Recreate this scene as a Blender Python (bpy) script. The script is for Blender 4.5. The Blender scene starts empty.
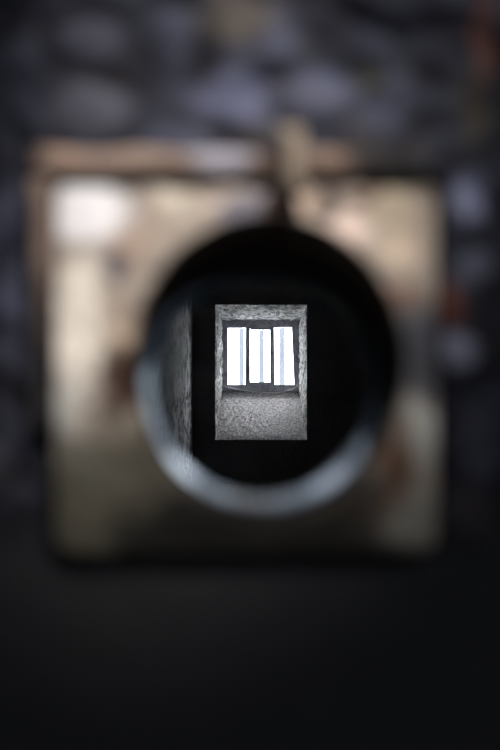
import bpy, math, random
from mathutils import Vector, noise
random.seed(4)
C = bpy.context.scene.collection
F = 1042.0                     # focal length in pixels (50 mm on a 36 mm tall frame of 750)
VX, VY, EZ = 250.0, 420.0, 1.5

def P(px, py, d):
    return Vector(((px - VX) / F * d, d, EZ - (py - VY) / F * d))

def lin(c):
    r = []
    for v in c:
        v /= 255.0
        r.append(v / 12.92 if v < 0.04045 else ((v + 0.055) / 1.055) ** 2.4)
    return (*r, 1)

# ------------------------------------------------------------ materials
class Mat:
    def __init__(s, name, col, rough=0.9, spec=0.3, metal=0.0):
        s.m = bpy.data.materials.new(name); s.m.use_nodes = True
        s.t = s.m.node_tree; s.N = s.t.nodes; s.L = s.t.links
        s.b = s.N['Principled BSDF']
        s.b.inputs['Roughness'].default_value = rough
        s.b.inputs['Specular IOR Level'].default_value = spec
        s.b.inputs['Metallic'].default_value = metal
        s.tc = s.N.new('ShaderNodeTexCoord').outputs['Object']
        rgb = s.N.new('ShaderNodeRGB'); rgb.outputs[0].default_value = lin(col)
        s.c = rgb.outputs[0]
        s.nrm = None
    def noise(s, scale, detail=5, rough=0.6, stretch=(1, 1, 1), off=0.0):
        mp = s.N.new('ShaderNodeMapping'); s.L.new(s.tc, mp.inputs['Vector'])
        mp.inputs['Scale'].default_value = stretch
        mp.inputs['Location'].default_value = (off, off * 1.7, off * .6)
        n = s.N.new('ShaderNodeTexNoise'); s.L.new(mp.outputs[0], n.inputs['Vector'])
        n.inputs['Scale'].default_value = scale; n.inputs['Detail'].default_value = detail
        n.inputs['Roughness'].default_value = rough
        return n.outputs['Fac']
    def ramp(s, fac, a, b, lo=0.0, hi=1.0):
        r = s.N.new('ShaderNodeMapRange'); r.interpolation_type = 'SMOOTHSTEP'
        s.L.new(fac, r.inputs['Value'])
        r.inputs['From Min'].default_value = a; r.inputs['From Max'].default_value = b
        r.inputs['To Min'].default_value = lo; r.inputs['To Max'].default_value = hi
        return r.outputs['Result']
    def mix(s, fac, col, mode='MIX'):
        m = s.N.new('ShaderNodeMix'); m.data_type = 'RGBA'; m.blend_type = mode
        if isinstance(fac, float): m.inputs[0].default_value = fac
        else: s.L.new(fac, m.inputs[0])
        s.L.new(s.c, m.inputs[6])
        if isinstance(col, tuple): m.inputs[7].default_value = lin(col)
        else: s.L.new(col, m.inputs[7])
        s.c = m.outputs[2]
        return s
    def warp(s, scale, amt):
        n = s.N.new('ShaderNodeTexNoise'); s.L.new(s.tc, n.inputs['Vector'])
        n.inputs['Scale'].default_value = scale; n.inputs['Detail'].default_value = 4
        a = s.N.new('ShaderNodeVectorMath'); a.operation = 'SUBTRACT'
        s.L.new(n.outputs['Color'], a.inputs[0]); a.inputs[1].default_value = (.5, .5, .5)
        b = s.N.new('ShaderNodeVectorMath'); b.operation = 'SCALE'
        s.L.new(a.outputs[0], b.inputs[0]); b.inputs['Scale'].default_value = amt
        c = s.N.new('ShaderNodeVectorMath'); c.operation = 'ADD'
        s.L.new(s.tc, c.inputs[0]); s.L.new(b.outputs[0], c.inputs[1])
        s.w = c.outputs[0]
        return s
    def blob(s, pos, rx, rz, col, amt=1.0):
        """a stain, paint patch or painted shade with a ragged edge of its own"""
        a = s.N.new('ShaderNodeVectorMath'); a.operation = 'SUBTRACT'
        s.L.new(s.w, a.inputs[0]); a.inputs[1].default_value = pos
        b = s.N.new('ShaderNodeVectorMath'); b.operation = 'MULTIPLY'
        s.L.new(a.outputs[0], b.inputs[0]); b.inputs[1].default_value = (1 / rx, 0, 1 / rz)
        l = s.N.new('ShaderNodeVectorMath'); l.operation = 'LENGTH'; s.L.new(b.outputs[0], l.inputs[0])
        return s.mix(s.ramp(l.outputs['Value'], 0.45, 1.25, amt, 0.0), col)
    def bump(s, fac, dist, strength=1.0):
        n = s.N.new('ShaderNodeBump'); s.L.new(fac, n.inputs['Height'])
        n.inputs['Distance'].default_value = dist; n.inputs['Strength'].default_value = strength
        if s.nrm: s.L.new(s.nrm, n.inputs['Normal'])
        s.nrm = n.outputs[0]
        return s
    def done(s):
        s.L.new(s.c, s.b.inputs['Base Color'])
        if s.nrm: s.L.new(s.nrm, s.b.inputs['Normal'])
        return s.m

def blobs(m, table, d, org=Vector((0, 0, 0))):
    k = d / F
    for (x, y, rx, ry, col, amt) in table:
        m.blob(P(x, y, d) - org, rx * k, ry * k, col, amt)

# ------------------------------------------------------------ mesh helpers
def link(name, verts, faces, mat, parent=None, org=Vector((0, 0, 0)), smooth=True):
    me = bpy.data.meshes.new(name)
    me.from_pydata([Vector(v) - org for v in verts], [], faces)
    me.validate(); me.update()
    import bmesh
    bm = bmesh.new(); bm.from_mesh(me)
    bmesh.ops.recalc_face_normals(bm, faces=bm.faces); bm.to_mesh(me); bm.free()
    if smooth:
        for p in me.polygons: p.use_smooth = True
    me.materials.append(mat)
    o = bpy.data.objects.new(name, me); C.objects.link(o)
    if parent: o.parent = parent
    else: o.location = org
    return o

def struct(name, verts, faces, mat, smooth=False):
    o = link(name, verts, faces, mat, smooth=smooth); o['kind'] = 'structure'; return o

def box(x0, x1, y0, y1, z0, z1):
    v = [(x, y, z) for x in (x0, x1) for y in (y0, y1) for z in (z0, z1)]
    return v, [(0, 1, 3, 2), (4, 6, 7, 5), (0, 4, 5, 1), (2, 3, 7, 6), (0, 2, 6, 4), (1, 5, 7, 3)]

def tag(o, label, cat, group=None):
    o['label'] = label; o['category'] = cat
    if group: o['group'] = group

def empty(name, loc, label, cat, group=None):
    o = bpy.data.objects.new(name, None); C.objects.link(o); o.location = loc
    o.empty_display_size = .05
    tag(o, label, cat, group); return o

def bevel(o, w, seg=3):
    b = o.modifiers.new('bevel', 'BEVEL'); b.width = w; b.segments = seg; b.limit_method = 'ANGLE'
    return o

def loft(rings, closed_ring=True, closed_loop=False):
    n = len(rings[0]); V = [p for r in rings for p in r]; Fc = []
    R = len(rings)
    for i in range(R if closed_loop else R - 1):
        a, b = i * n, ((i + 1) % R) * n
        for j in range(n if closed_ring else n - 1):
            k = (j + 1) % n
            Fc.append((a + j, a + k, b + k, b + j))
    return V, Fc

# =============================================================== front wall of rubble stone
YF, YB = 0.50, 0.64
def coords(lo, a, b, hi, step, keys):
    r = []
    x = a
    while x < b: r.append(x); x += step
    r.append(b)
    for k in keys:                      # snap the nearest line onto the opening's edge
        i = min(range(len(r)), key=lambda q: abs(r[q] - k)); r[i] = k
    out = [a - 0.06, a - 0.02]
    g = a - .15
    while g > lo: out.insert(0, g); g -= .15
    out.insert(0, lo)
    r = out + r + [b + .02, b + .06]
    g = b + .15
    while g < hi: r.append(g); g += .15
    r.append(hi)
    return r
ox0, ox1 = P(44, 0, YF).x, P(442, 0, YF).x
oz0, oz1 = P(0, 557, YF).z, P(0, 172, YF).z
X = coords(-2.0, -.60, .60, 2.0, .0035, (ox0, ox1))
Z = coords(0.0, 1.20, 1.95, 2.6, .0035, (oz0, oz1))
verts, faces, tint = [], [], []
for z in Z:
    for x in X:
        q = Vector((x * 21 + .3, 3.1, z * 30 + .45))
        q += noise.noise_vector(Vector((x * 30, 0, z * 30))) * .22
        dist, pts = noise.voronoi(q)
        gap = min(1.0, (dist[1] - dist[0]) * 2.2)
        gap = gap * gap * (3 - 2 * gap)
        rock = noise.fractal(Vector((x * 90, 1.7, z * 90)), .8, 2.0, 5)
        rv = noise.cell(pts[0] * 7.31 + Vector((.5, .5, .5)))
        lower = min(1, max(0, (z - (oz0 - .015)) / .05))      # relief flattened below the hatch, where shade is painted in
        h = (gap * .006 + rock * .0012 + rv * .003) * (.06 + .94 * lower)
        if min(abs(x - ox0), abs(x - ox1)) < .004 and oz0 - .004 < z < oz1 + .004: h = 0
        if min(abs(z - oz0), abs(z - oz1)) < .004 and ox0 - .004 < x < ox1 + .004: h = 0
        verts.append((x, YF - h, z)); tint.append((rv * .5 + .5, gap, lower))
nx = len(X)
eps = 1e-5
for j in range(len(Z) - 1):
    for i in range(nx - 1):
        cx, cz = (X[i] + X[i + 1]) / 2, (Z[j] + Z[j + 1]) / 2
        if ox0 - eps < cx < ox1 + eps and oz0 - eps < cz < oz1 + eps: continue
        a = j * nx + i
        faces.append((a, a + 1, a + nx + 1, a + nx))
nfront = len(verts)
# returns and the cell side
c4 = [(ox0, oz0), (ox1, oz0), (ox1, oz1), (ox0, oz1)]
o4 = [(-2.0, 0.0), (2.0, 0.0), (2.0, 2.6), (-2.0, 2.6)]
b = len(verts)
verts += [(x, YF, z) for x, z in c4] + [(x, YB, z) for x, z in c4] + [(x, YB, z) for x, z in o4] + [(x, YF, z) for x, z in o4]
for i in range(4):
    k = (i + 1) % 4
    faces.append((b + i, b + k, b + 4 + k, b + 4 + i))
    faces.append((b + 4 + i, b + 4 + k, b + 8 + k, b + 8 + i))
    faces.append((b + 8 + i, b + 8 + k, b + 12 + k, b + 12 + i))
tint += [(.5, 1, 1)] * 16
m = Mat('rubble_stone', (48, 49, 57), .95, .06)
at = m.N.new('ShaderNodeAttribute'); at.attribute_name = 'stone'
sp = m.N.new('ShaderNodeSeparateColor'); m.L.new(at.outputs['Color'], sp.inputs[0])
m.mix(m.ramp(sp.outputs[0], .15, .85), (68, 70, 82))
m.mix(m.ramp(m.noise(26, 3, off=3), .5, .7, 0, .8), (72, 66, 58))
m.mix(m.ramp(m.noise(16, 4, off=9), .44, .58, 0, .85), (26, 26, 30))
m.mix(m.ramp(sp.outputs[1], .0, .5, .6, 0), (34, 34, 38))
m.warp(60, .012)
blobs(m, [(466, 200, 22, 30, (112, 114, 134), .9), (449, 305, 17, 24, (100, 62, 52), .85), (476, 265, 22, 20, (95, 97, 110), .7),
          (455, 350, 24, 22, (112, 114, 128), .8), (484, 35, 14, 55, (98, 66, 56), .8), (475, 110, 20, 45, (70, 64, 54), .6),
          (235, 20, 45, 28, (82, 75, 66), .7), (232, 98, 48, 30, (88, 90, 108), .7), (322, 90, 40, 30, (84, 86, 102), .6),
          (368, 78, 16, 14, (66, 66, 52), .7), (95, 110, 45, 30, (84, 84, 92), .6), (90, 40, 40, 26, (76, 76, 86), .6),
          (205, 55, 22, 40, (22, 20, 22), .8), (390, 40, 40, 40, (44, 46, 56), .6), (20, 110, 26, 70, (48, 50, 60), .6),
          (15, 220, 18, 60, (52, 54, 66), .7), (18, 300, 20, 40, (70, 72, 86), .7), (480, 450, 24, 40, (80, 80, 92), .6),
          (470, 515, 30, 30, (70, 62, 62), .5), (385, 165, 40, 16, (84, 78, 66), .6)], YF)
m.mix(m.ramp(sp.outputs[2], .1, .9, .93, 0), (46, 46, 47))  # light falloff painted in: wall colour darkened below the block
m.bump(m.noise(300, 6), .0015)
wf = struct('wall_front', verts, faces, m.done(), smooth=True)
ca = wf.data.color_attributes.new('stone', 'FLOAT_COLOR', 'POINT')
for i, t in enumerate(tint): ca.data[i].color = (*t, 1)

# =============================================================== the square block with the round peephole
D0 = .490                                     # front of the block
org = P(262, 552, D0); org.y = YF
peep = empty('peephole', org, 'square block of peeling cream paint pierced by a big round peephole', 'peephole')
def rrect(px0, px1, py0, py1, r, d, n=192):
    """rounded rectangle sampled by angle about the hole's centre"""
    a, bb = P(px0, py1, d), P(px1, py0, d); rr = r * d / F
    c = P(267, 367, D0)
    out = []
    for i in range(n):
        t = 2 * math.pi * i / n; dx, dz = math.cos(t), math.sin(t)
        lo, hi = 0, 1
        for _ in range(30):                   # bisect along the ray
            mid = (lo + hi) / 2; x, z = c.x + dx * mid, c.z + dz * mid
            qx = max(a.x + rr - x, x - (bb.x - rr), 0); qz = max(a.z + rr - z, z - (bb.z - rr), 0)
            if math.hypot(qx, qz) < rr: lo = mid
            else: hi = mid
        out.append(Vector((c.x + dx * lo, d, c.z + dz * lo)))
    return out
def ellip(cx, cy, rx, ry, d, y=None, n=192):
    c = P(cx, cy, d); k = d / F
    return [Vector((c.x + rx * k * math.cos(2 * math.pi * i / n), y if y else d, c.z + ry * k * math.sin(2 * math.pi * i / n))) for i in range(n)]
DR = .540
O0 = rrect(57, 434, 183, 552, 16, D0)
Oe = rrect(53, 438, 179, 556, 18, D0)
H0 = ellip(267, 369, 141, 155, D0)
He = ellip(267, 369, 137, 151, D0)
rings = [[p + Vector((0, .149, 0)) for p in Oe], [p + Vector((0, .02, 0)) for p in Oe], [p + Vector((0, .004, 0)) for p in Oe],
         [p * .5 + q * .5 + Vector((0, .0008, 0)) for p, q in zip(Oe, O0)]]
NR = 26
for k in range(NR + 1):
    t = k / NR; rg = []
    for p, q in zip(O0, H0):
        v = p.lerp(q, t)
        nz = noise.fractal(Vector((v.x * 60, 4, v.z * 60)), .9, 2.0, 4)
        pit = noise.noise(Vector((v.x * 130, 9, v.z * 130)))
        v.y += max(-.0012, min(.003, -nz * .0012 + max(0, pit - .25) * .005))
        rg.append(v)
    rings.append(rg)
rings.append([p + Vector((0, .0015, 0)) for p in [a * .6 + c * .4 for a, c in zip(H0, He)]])
rings.append([p + Vector((0, .005, 0)) for p in He])
rings.append([p + Vector((0, .015, 0)) for p in He])
rings.append([p + Vector((0, DR - D0 + .004, 0)) for p in He])
rings.append(ellip(262, 388, 130, 130, DR, DR + .004))
rings.append(ellip(262, 388, 130, 130, DR, .639))
V, Fc = loft(rings, closed_loop=True)
m = Mat('peeling_cream_paint', (146, 134, 122), .9, .06)
m.warp(38, .034)
T = [(92, 210, 38, 40, (222, 218, 216), .95), (155, 218, 34, 26, (156, 140, 126), .9), (128, 250, 30, 26, (150, 130, 114), .8),
     (178, 205, 26, 16, (188, 178, 160), .8), (110, 272, 20, 17, (74, 70, 76), .95), (74, 335, 30, 84, (218, 207, 192), 1),
     (118, 330, 22, 30, (170, 150, 130), .8), (118, 380, 22, 44, (58, 42, 34), 1), (72, 405, 18, 28, (176, 176, 168), .7),
     (110, 500, 115, 90, (74, 71, 60), .93), (180, 450, 50, 50, (60, 56, 48), .8), (190, 540, 80, 60, (34, 33, 30), .92), (85, 470, 28, 40, (92, 90, 80), .5), (275, 535, 150, 56, (26, 25, 23), .97),  # dark lower patches paint the fall of light into the colour
     (215, 192, 24, 14, (170, 155, 142), .8), (248, 200, 22, 18, (112, 110, 118), .9), (275, 200, 11, 26, (52, 38, 34), .95),
     (304, 208, 20, 18, (172, 150, 132), .9), (296, 185, 14, 12, (140, 130, 108), .9), (333, 196, 15, 26, (60, 48, 46), .95),
     (356, 224, 22, 24, (206, 184, 170), 1), (395, 210, 26, 26, (160, 146, 124), .8), (398, 250, 24, 26, (190, 170, 148), .8),
     (372, 188, 22, 9, (96, 74, 62), .8), (398, 292, 22, 14, (112, 78, 62), .7), (424, 348, 40, 58, (70, 70, 74), 1), (428, 190, 14, 22, (84, 78, 70), .8),
     (424, 430, 18, 44, (190, 188, 178), .9), (392, 472, 19, 46, (92, 66, 52), .95), (418, 530, 36, 36, (146, 142, 130), .85),
     (340, 500, 50, 40, (44, 41, 36), .85), (240, 562, 290, 20, (30, 30, 28), .95)]  # bottom-edge row is painted shade too, so the edge fades out
m.mix(m.ramp(m.noise(70, 6, .7, off=2), .52, .72, 0, .55), (92, 74, 62))
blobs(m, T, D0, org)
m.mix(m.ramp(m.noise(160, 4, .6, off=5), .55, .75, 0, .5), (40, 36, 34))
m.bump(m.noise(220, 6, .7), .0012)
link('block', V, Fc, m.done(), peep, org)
# the steel rim inside the hole (profile lofted round the bore)
prof = []
r0, r1 = 108, 128
for (r, y) in [(r1, .006), (r1, .001), (r1 - 3, -.0004), (r1 - 7, -.0014), (118, -.0018), (113, -.0010), (110, .0004), (r0, .0024), (r0 + 1, .004), (r0 + 8, .008), (r1 - 4, .009), (r1, .008)]:
    ring = ellip(262, 388, r, r, DR)
    prof.append([v + Vector((0, y, 0)) for v in ring])
for rg in prof:
    for i, v in enumerate(rg):
        v.y += .0006 * noise.noise(Vector((v.x * 90, v.y * 20, v.z * 90)))
V, Fc = loft(prof, closed_loop=True)
m = Mat('blue_grey_steel', (100, 113, 126), .55, .4, .0)
m.warp(60, .01)
m.mix(m.ramp(m.noise(70, 5, off=1), .42, .62, 0, .8), (84, 92, 102))
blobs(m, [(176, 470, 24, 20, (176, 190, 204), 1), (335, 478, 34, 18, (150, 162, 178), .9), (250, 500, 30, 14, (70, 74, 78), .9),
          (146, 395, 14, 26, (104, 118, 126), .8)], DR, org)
m.bump(m.noise(400, 4), .0005)
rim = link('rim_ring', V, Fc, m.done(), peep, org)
rim['label'] = 'blue-grey metal ring set inside the round hole'

# =============================================================== rusty square frame round the block
forg = P(40, 440, .49); forg.y = YF
fr = empty('edging_strip', forg, 'long rust-brown strip lying level along the top of the pale peephole block', 'edging', 'brown edging strips beside the peephole block')
m = Mat('rusty_brown_iron', (92, 78, 70), .9, .08)
m.mix(m.ramp(m.noise(80, 6, .7), .48, .7, 0, .7), (58, 46, 42))
m.warp(50, .014)
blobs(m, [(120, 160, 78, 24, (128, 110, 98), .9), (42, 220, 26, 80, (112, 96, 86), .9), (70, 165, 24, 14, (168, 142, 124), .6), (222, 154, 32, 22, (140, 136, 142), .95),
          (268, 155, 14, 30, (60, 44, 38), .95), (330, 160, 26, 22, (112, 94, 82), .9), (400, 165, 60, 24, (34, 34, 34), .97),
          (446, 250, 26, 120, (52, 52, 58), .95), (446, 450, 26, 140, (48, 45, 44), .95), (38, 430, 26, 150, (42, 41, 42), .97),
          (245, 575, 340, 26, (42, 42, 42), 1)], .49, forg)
m.bump(m.noise(260, 5), .0012)
rust = m.done()
def slab(quad, y0, y1, name, mat, parent, org, wob=.0025, seg=22):
    """a worn strip: quad = four pixel corners (bl, br, tr, tl) on the plane y0, with a rounded, dented front"""
    q = [P(x, y, y0) for x, y in quad]
    W, H = (q[1] - q[0]).length, (q[3] - q[0]).length
    nu, nv = (seg, 5) if W > H else (5, seg)
    V, Fc = [], []
    for j in range(nv + 1):
        for i in range(nu + 1):
            u, v = i / nu, j / nv
            p = q[0].lerp(q[1], u).lerp(q[3].lerp(q[2], u), v)
            e = min(min(u, 1 - u) * W, min(v, 1 - v) * H)
            nn = noise.noise_vector(p * 70) * wob
            p = p + Vector((nn.x, nn.y * .6 + .0022 * max(0, 1 - e / .003), nn.z))
            V.append(p)
    nrow = nu + 1
    for j in range(nv):
        for i in range(nu):
            a = j * nrow + i; Fc.append((a, a + 1, a + nrow + 1, a + nrow))
    per = [i for i in range(nrow)] + [j * nrow + nu for j in range(1, nv + 1)] + [nv * nrow + i for i in range(nu - 1, -1, -1)] + [j * nrow for j in range(nv - 1, 0, -1)]
    b = len(V)
    for p in per: V.append(Vector((V[p].x, y1, V[p].z)))
    for i in range(len(per)):
        k = (i + 1) % len(per); Fc.append((per[i], per[k], b + k, b + i))
    Fc.append(tuple(range(b, b + len(per))))
    return link(name, V, Fc, mat, parent, org)
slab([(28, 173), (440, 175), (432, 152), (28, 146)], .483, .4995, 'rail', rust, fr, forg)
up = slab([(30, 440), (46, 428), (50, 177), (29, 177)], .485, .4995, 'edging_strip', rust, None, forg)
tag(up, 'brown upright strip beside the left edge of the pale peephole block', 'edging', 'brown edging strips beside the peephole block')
m = Mat('flaking_tan_paint', (118, 106, 92), .8, .3)
m.mix(m.ramp(m.noise(110, 5, .7), .45, .68, 0, .7), (96, 84, 68)).bump(m.noise(300, 4), .001)
tab = slab([(285, 192), (307, 192), (306, 124), (280, 126)], .476, .4825, 'catch', m.done(), fr, forg, seg=12)
tab['label'] = 'flaking tan catch crossing the top rail'

# =============================================================== the cell
YW = 5.0; YR = 5.45; YO = 5.58
XL, XR, ZC = -.264, 1.7, 2.6
cellm = Mat('dark_cell_plaster', (150, 146, 150), .95, .1)
cellm.mix(cellm.ramp(cellm.noise(6, 6), .4, .7, 0, .6), (110, 107, 111)).bump(cellm.noise(30, 7), .01)
cellmat = cellm.done()

# left wall: rough grid with vertical streaks
m = Mat('flaking_old_plaster', (226, 225, 228), .92, .1)
m.mix(m.ramp(m.noise(13, 6, .7, (1, .45, .6)), .50, .60, 0, .95), (44, 44, 46))
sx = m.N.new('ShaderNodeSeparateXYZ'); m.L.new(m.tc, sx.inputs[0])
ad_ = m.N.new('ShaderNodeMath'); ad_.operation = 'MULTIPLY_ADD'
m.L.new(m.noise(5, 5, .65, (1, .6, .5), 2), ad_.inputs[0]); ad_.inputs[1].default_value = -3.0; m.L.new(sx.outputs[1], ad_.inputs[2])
m.mix(m.ramp(ad_.outputs[0], 1.7, 3.6, .9, 0), (40, 40, 42))        # ragged darkening towards the door
m.mix(m.ramp(m.noise(30, 6, .7, (1, .45, .55), 4), .48, .58, 0, .9), (16, 16, 18))
m.bump(m.noise(26, 7, .7, (1, .45, .7)), .03)
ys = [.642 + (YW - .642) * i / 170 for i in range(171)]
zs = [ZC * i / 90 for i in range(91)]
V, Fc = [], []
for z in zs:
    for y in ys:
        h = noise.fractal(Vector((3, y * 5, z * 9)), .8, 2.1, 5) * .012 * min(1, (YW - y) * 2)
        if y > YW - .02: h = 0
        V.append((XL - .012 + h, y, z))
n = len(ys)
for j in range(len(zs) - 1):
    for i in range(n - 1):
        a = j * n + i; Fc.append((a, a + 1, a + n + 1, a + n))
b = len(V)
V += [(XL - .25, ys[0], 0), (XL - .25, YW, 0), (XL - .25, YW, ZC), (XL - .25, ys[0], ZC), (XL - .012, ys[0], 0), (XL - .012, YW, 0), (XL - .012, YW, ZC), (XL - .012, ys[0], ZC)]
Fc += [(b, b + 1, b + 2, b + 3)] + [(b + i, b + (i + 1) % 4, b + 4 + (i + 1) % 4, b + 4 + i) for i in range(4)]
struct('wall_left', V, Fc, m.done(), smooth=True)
rw = Mat('pale_cell_plaster', (196, 195, 196), .95, .1); rw.bump(rw.noise(30, 6), .006)
v, f = box(XR, XR + .25, YB + .001, YW, 0, ZC); struct('wall_right', v, f, rw.done())

# back wall with the deep splayed recess
fl, frr, ft, fb = P(215, 0, YW).x, P(307, 0, YW).x, P(0, 304.5, YW).z, P(0, 440, YW).z
rl, rr_, rt, rb = P(221.5, 0, YR).x, P(300, 0, YR).x, P(0, 320, YR).z, P(0, 391, YR).z
V, Fc = [], []
def addq(vs, fs):
    b = len(V); V.extend(vs); Fc.extend([tuple(b + i for i in q) for q in fs])
OL, OR = XL - .25, XR + .25
addq([(OL, YW, 0), (OR, YW, 0), (OR, YW, ZC), (OL, YW, ZC), (fl, YW, fb), (frr, YW, fb), (frr, YW, ft), (fl, YW, ft)],
     [(0, 1, 5, 4), (1, 2, 6, 5), (2, 3, 7, 6), (3, 0, 4, 7)])
addq([(OL, YO, 0), (OR, YO, 0), (OR, YO, ZC), (OL, YO, ZC), (rl - .03, YO, rb - .03), (rr_ + .03, YO, rb - .03), (rr_ + .03, YO, rt + .03), (rl - .03, YO, rt + .03),
      (rl, YR, rb), (rr_, YR, rb), (rr_, YR, rt), (rl, YR, rt)],
     [(0, 1, 5, 4), (1, 2, 6, 5), (2, 3, 7, 6), (3, 0, 4, 7), (4, 5, 9, 8), (5, 6, 10, 9), (6, 7, 11, 10), (7, 4, 8, 11)])
addq([(OL, YW, 0), (OR, YW, 0), (OR, YW, ZC), (OL, YW, ZC), (OL, YO, 0), (OR, YO, 0), (OR, YO, ZC), (OL, YO, ZC)],
     [(0, 1, 5, 4), (1, 2, 6, 5), (2, 3, 7, 6), (3, 0, 4, 7)])
struct('wall_back', V, Fc, cellmat)

def render_mat(name, col, dark, sc_, dist):
    rough = Mat(name, col, .92, .15)
    rough.mix(rough.ramp(rough.noise(sc_, 6, .75), .44, .58, 0, .9), dark)
    rough.mix(rough.ramp(rough.noise(14, 4, .6, off=3), .5, .72, 0, .4), (120, 117, 114))
    rough.bump(rough.noise(sc_ * 1.2, 6, .75), dist)
    return rough.done()
sillmat = render_mat('coarse_grey_render', (206, 203, 202), (112, 110, 111), 100, .012)
litmat = render_mat('flaking_lit_plaster', (246, 245, 242), (104, 102, 100), 34, .03)  # reveals whitened: ground-reflected light put into the colour
fc = [Vector((fl, YW, fb)), Vector((frr, YW, fb)), Vector((frr, YW, ft)), Vector((fl, YW, ft))]
rc = [Vector((rl, YR, rb)), Vector((rr_, YR, rb)), Vector((rr_, YR, rt)), Vector((rl, YR, rt))]
cen = Vector(((fl + frr) / 2, 5.2, (fb + ft) / 2))
for s in range(4):
    if s < 2: V, Fc = [], []
    a0, a1, b0, b1 = fc[s], fc[(s + 1) % 4], rc[s], rc[(s + 1) % 4]
    nu, nv = 70, 60
    nrm = (a1 - a0).cross(b0 - a0).normalized()
    if nrm.dot(cen - (a0 + a1) / 2) < 0: nrm = -nrm
    base = len(V)
    for j in range(nv + 1):
        for i in range(nu + 1):
            u, v = i / nu, j / nv
            p = a0.lerp(a1, u).lerp(b0.lerp(b1, u), v)
            e = min(1, min(u, 1 - u) * 14) * min(1, min(v, 1 - v) * 18)
            h = .001 + e * (.004 + (.0035 if s == 0 else .009) * noise.fractal(p * (60 if s == 0 else 34), .8, 2.0, 4))
            p = p + nrm * max(.0005, h)
            V.append(p)
    for j in range(nv):
        for i in range(nu):
            a = base + j * (nu + 1) + i; Fc.append((a, a + 1, a + nu + 2, a + nu + 1))
    if s == 0: struct('trim_1', V, Fc, sillmat, smooth=True)
struct('trim_2', V, Fc, litmat, smooth=True)
# lip of plaster round the recess on the cell face
lipm = Mat('worn_plaster_edge', (150, 148, 148), .9, .15)
lipm.mix(lipm.ramp(lipm.noise(50, 5), .4, .65, 0, .7), (70, 70, 72))

# floor, ceiling, and unseen viewer-side walls added to keep the sky off the front
cm = Mat('dark_concrete', (110, 109, 110), .9, .2); cm.mix(cm.ramp(cm.noise(5, 6), .4, .7, 0, .7), (40, 40, 42)).bump(cm.noise(40, 6), .004)
conc = cm.done()
v, f = box(-2.2, 2.2, -1.7, YO, -.2, 0); struct('floor', v, f, conc)
v, f = box(-2.2, 2.2, -1.7, YO, ZC, ZC + .2); struct('ceiling', v, f, conc)
v, f = box(-2.2, -2.0, -1.5, YB, 0, ZC); struct('wall_skyblock_left', v, f, cellmat)
v, f = box(2.0, 2.2, -1.5, YB, 0, ZC); struct('wall_skyblock_right', v, f, cellmat)
v, f = box(-2.2, 2.2, -1.7, -1.5, 0, ZC); struct('wall_skyblock_rear', v, f, cellmat)

# =============================================================== window: dark frame, two mullions, three panes
win = bpy.data.objects.new('window_1', None); C.objects.link(win)
win['kind'] = 'structure'; worg = Vector(((rl + rr_) / 2, YR, rb)); win.location = worg
wm = Mat('grey_painted_timber', (150, 150, 158), .6, .3)
wm.mix(wm.ramp(wm.noise(40, 5, .6), .45, .65, 0, .7), (104, 104, 112)).bump(wm.noise(120, 4), .002)
wmat = wm.done()
dw = YR - .03
def bar(px0, px1, py0, py1, y0, y1, name, mat, parent=win, org=worg, bw=.004):
    a, b2 = P(px0, py1, y0), P(px1, py0, y0)
    v, f = box(a.x, b2.x, y0, y1, a.z, b2.z)
    return bevel(link(name, v, f, mat, parent, org, smooth=False), bw)
def qbar(quad, y0, y1, name, mat, bw=.003):
    q = [P(x, y, y0) for x, y in quad]
    v = q + [Vector((p.x, y1, p.z)) for p in q]
    f = [(0, 1, 2, 3), (7, 6, 5, 4)] + [(i, (i + 1) % 4, 4 + (i + 1) % 4, 4 + i) for i in range(4)]
    return bevel(link(name, v, f, mat, win, worg, smooth=False), bw)
qbar([(221, 391.5), (300, 391.5), (300, 384.5), (221, 384.5)], dw, dw + .05, 'bottom_rail', wmat)
qbar([(221, 328), (300, 327), (300, 320), (221, 320)], dw, dw + .05, 'top_rail', wmat)
qbar([(221, 384.5), (227.7, 384.5), (227.7, 328), (221, 328)], dw, dw + .05, 'jamb', wmat)
qbar([(294.3, 384.5), (300, 384.5), (300, 327), (291.8, 327)], dw, dw + .05, 'jamb', wmat)
qbar([(245.2, 384.5), (250.2, 384.5), (250.0, 327.7), (245.6, 327.8)], dw - .004, dw + .05, 'mullion', wmat)
qbar([(270.5, 384.5), (275, 384.5), (274.2, 327.3), (270.0, 327.5)], dw - .004, dw + .05, 'mullion', wmat)
qbar([(250.2, 384.5), (270.5, 384.5), (270.5, 382), (250.2, 382)], dw + .004, dw + .046, 'glazing_bead', wmat, .001)
qbar([(250.2, 329.6), (270.2, 329.6), (270.2, 327.4), (250.2, 327.5)], dw + .004, dw + .046, 'glazing_bead', wmat, .001)
g = bpy.data.materials.new('window_glass'); g.use_nodes = True
nt = g.node_tree; nt.nodes.remove(nt.nodes['Principled BSDF']); out = nt.nodes['Material Output']
tr = nt.nodes.new('ShaderNodeBsdfTransparent'); tr.inputs[0].default_value = (.93, .96, .97, 1)
gl = nt.nodes.new('ShaderNodeBsdfGlossy'); gl.inputs['Roughness'].default_value = .05
ms = nt.nodes.new('ShaderNodeMixShader'); ms.inputs[0].default_value = .05
nt.links.new(tr.outputs[0], ms.inputs[1]); nt.links.new(gl.outputs[0], ms.inputs[2]); nt.links.new(ms.outputs[0], out.inputs[0])
for (a, b2) in ((226.5, 246.5), (249, 271.5), (273.5, 295)):
    bar(a, b2, 326.5, 386, dw + .022, dw + .026, 'pane', g, bw=.0005)

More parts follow.
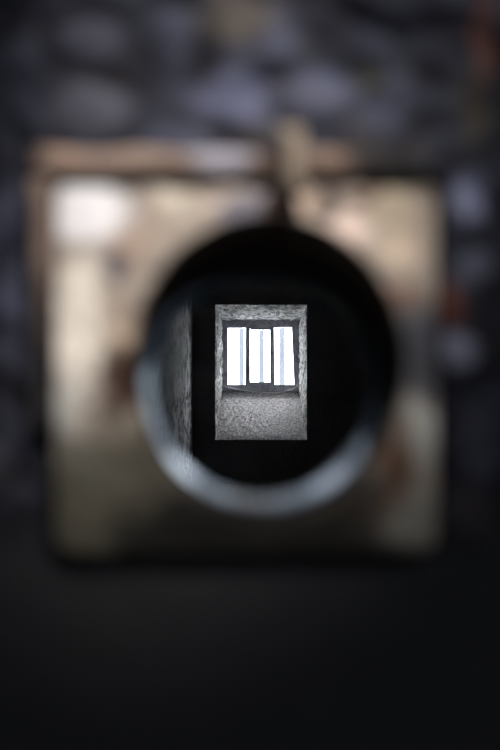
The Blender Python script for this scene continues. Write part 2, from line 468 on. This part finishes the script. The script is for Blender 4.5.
# grille of pale flat bars standing outside the glass
gorg = P(261, 400, 5.62)
grille = empty('window_grille', gorg, 'pale blue-grey upright security bars seen through the bright panes of the cell window', 'window bars')
gm = Mat('blue_grey_bars', (100, 105, 110), .55, .4)
gm.mix(gm.ramp(gm.noise(30, 4, .6, (1, 1, .4)), .45, .7, 0, .4), (78, 87, 100))
gmat = gm.done()
yg = 5.80
for px, w in ((241.5, 5.0), (261.5, 5.4), (282, 5.2)):
    a, b2 = P(px - w / 2, 402, yg), P(px + w / 2, 306, yg)
    v, f = box(a.x, b2.x, yg, yg + .012, a.z, b2.z)
    bevel(link('upright_bar', v, f, gmat, grille, gorg, smooth=False), .003)
for py in (404, 312):
    a, b2 = P(212, py + 2, yg), P(310, py - 2, yg)
    v, f = box(a.x, b2.x, yg + .006, yg + .03, a.z, b2.z)
    bevel(link('cross_rail', v, f, gmat, grille, gorg, smooth=False), .003)
    for px in (213, 308):
        a, b2 = P(px - 2, py + 2, yg), P(px + 2, py - 2, yg)
        v, f = box(a.x, b2.x, YO, yg + .02, a.z, b2.z)
        bevel(link('bracket', v, f, gmat, grille, gorg, smooth=False), .003)

# thin pale wire sagging along the foot of the frame
pts = [(224, 386.5), (236, 389), (250, 391.5), (264, 392.5), (278, 392.5), (288, 390.5), (295, 387.5), (300, 381)]
cpts = []
for i in range(len(pts) - 1):
    for k in range(6):
        t = k / 6; p0, p1, p2, p3 = (Vector(pts[max(0, min(len(pts) - 1, i + q))]) for q in (-1, 0, 1, 2))
        v = .5 * ((2 * p1) + (p2 - p0) * t + (2 * p0 - 5 * p1 + 4 * p2 - p3) * t * t + (3 * p1 - p0 - 3 * p2 + p3) * t ** 3)
        cpts.append(P(v.x, v.y, dw - .012 - .02 * max(0, (v.y - 388) / 5)))
rings = []
for i, p in enumerate(cpts):
    tg = (cpts[min(i + 1, len(cpts) - 1)] - cpts[max(i - 1, 0)]).normalized()
    u = tg.cross(Vector((0, 1, 0))).normalized(); v2 = tg.cross(u)
    rings.append([p + (u * math.cos(a * math.pi / 4) + v2 * math.sin(a * math.pi / 4)) * .0026 for a in range(8)])
V, Fc = loft(rings); Fc += [tuple(range(8)), tuple(range(len(V) - 8, len(V)))]
m = Mat('pale_dusty_wire', (190, 190, 192), .7, .3)
w = link('wire', V, Fc, m.done(), org=cpts[0])
tag(w, 'thin pale wire sagging along the foot of the cell window frame', 'wire')

# =============================================================== light
wd = bpy.data.worlds.new('overcast_sky'); bpy.context.scene.world = wd; wd.use_nodes = True
nt = wd.node_tree; bg = nt.nodes['Background']
bg.inputs[0].default_value = (.92, .94, 1.0, 1); bg.inputs[1].default_value = 14.0

def aim(o, frm, to):
    o.location = frm
    o.rotation_euler = (Vector(to) - Vector(frm)).to_track_quat('-Z', 'Y').to_euler()
sd = bpy.data.lights.new('daylight', 'SUN'); sd.energy = 60; sd.angle = math.radians(80); sd.color = (1, .97, .99)
so = bpy.data.objects.new('daylight', sd); C.objects.link(so); aim(so, (-0.3, 9, 3.4), (0, 5, 1.6))
ld = bpy.data.lights.new('added_spot', 'SPOT'); ld.energy = 125; ld.spot_size = math.radians(14.5); ld.spot_blend = 1.0  # unseen spot added; its narrow cone dims the lower block
ld.shadow_soft_size = .035; ld.color = (1, .965, .955)
lo = bpy.data.objects.new('added_spot', ld); C.objects.link(lo); aim(lo, (.26, -.28, 2.42), (-.01, .5, 1.605))
ad = bpy.data.lights.new('corridor_fill', 'AREA'); ad.energy = 9; ad.size = .4; ad.color = (.85, .9, 1)
ao = bpy.data.objects.new('corridor_fill', ad); C.objects.link(ao); aim(ao, (.4, -1.0, 2.5), (0, .5, 1.3))

# =============================================================== camera
cd = bpy.data.cameras.new('camera'); cd.sensor_fit = 'VERTICAL'; cd.sensor_height = 36; cd.sensor_width = 24; cd.lens = 50.016
cd.shift_y = (VY - 375) / 750; cd.clip_start = .01
cd.dof.use_dof = True; cd.dof.focus_distance = 5.2; cd.dof.aperture_fstop = 3.1
co = bpy.data.objects.new('camera', cd); C.objects.link(co); co.location = (0, 0, EZ); co.rotation_euler = (math.pi / 2, 0, 0)
sc = bpy.context.scene; sc.camera = co
sc.view_settings.view_transform = 'Standard'; sc.view_settings.look = 'None'; sc.view_settings.gamma = 1; sc.view_settings.exposure = 0
sc.cycles.use_denoising = True
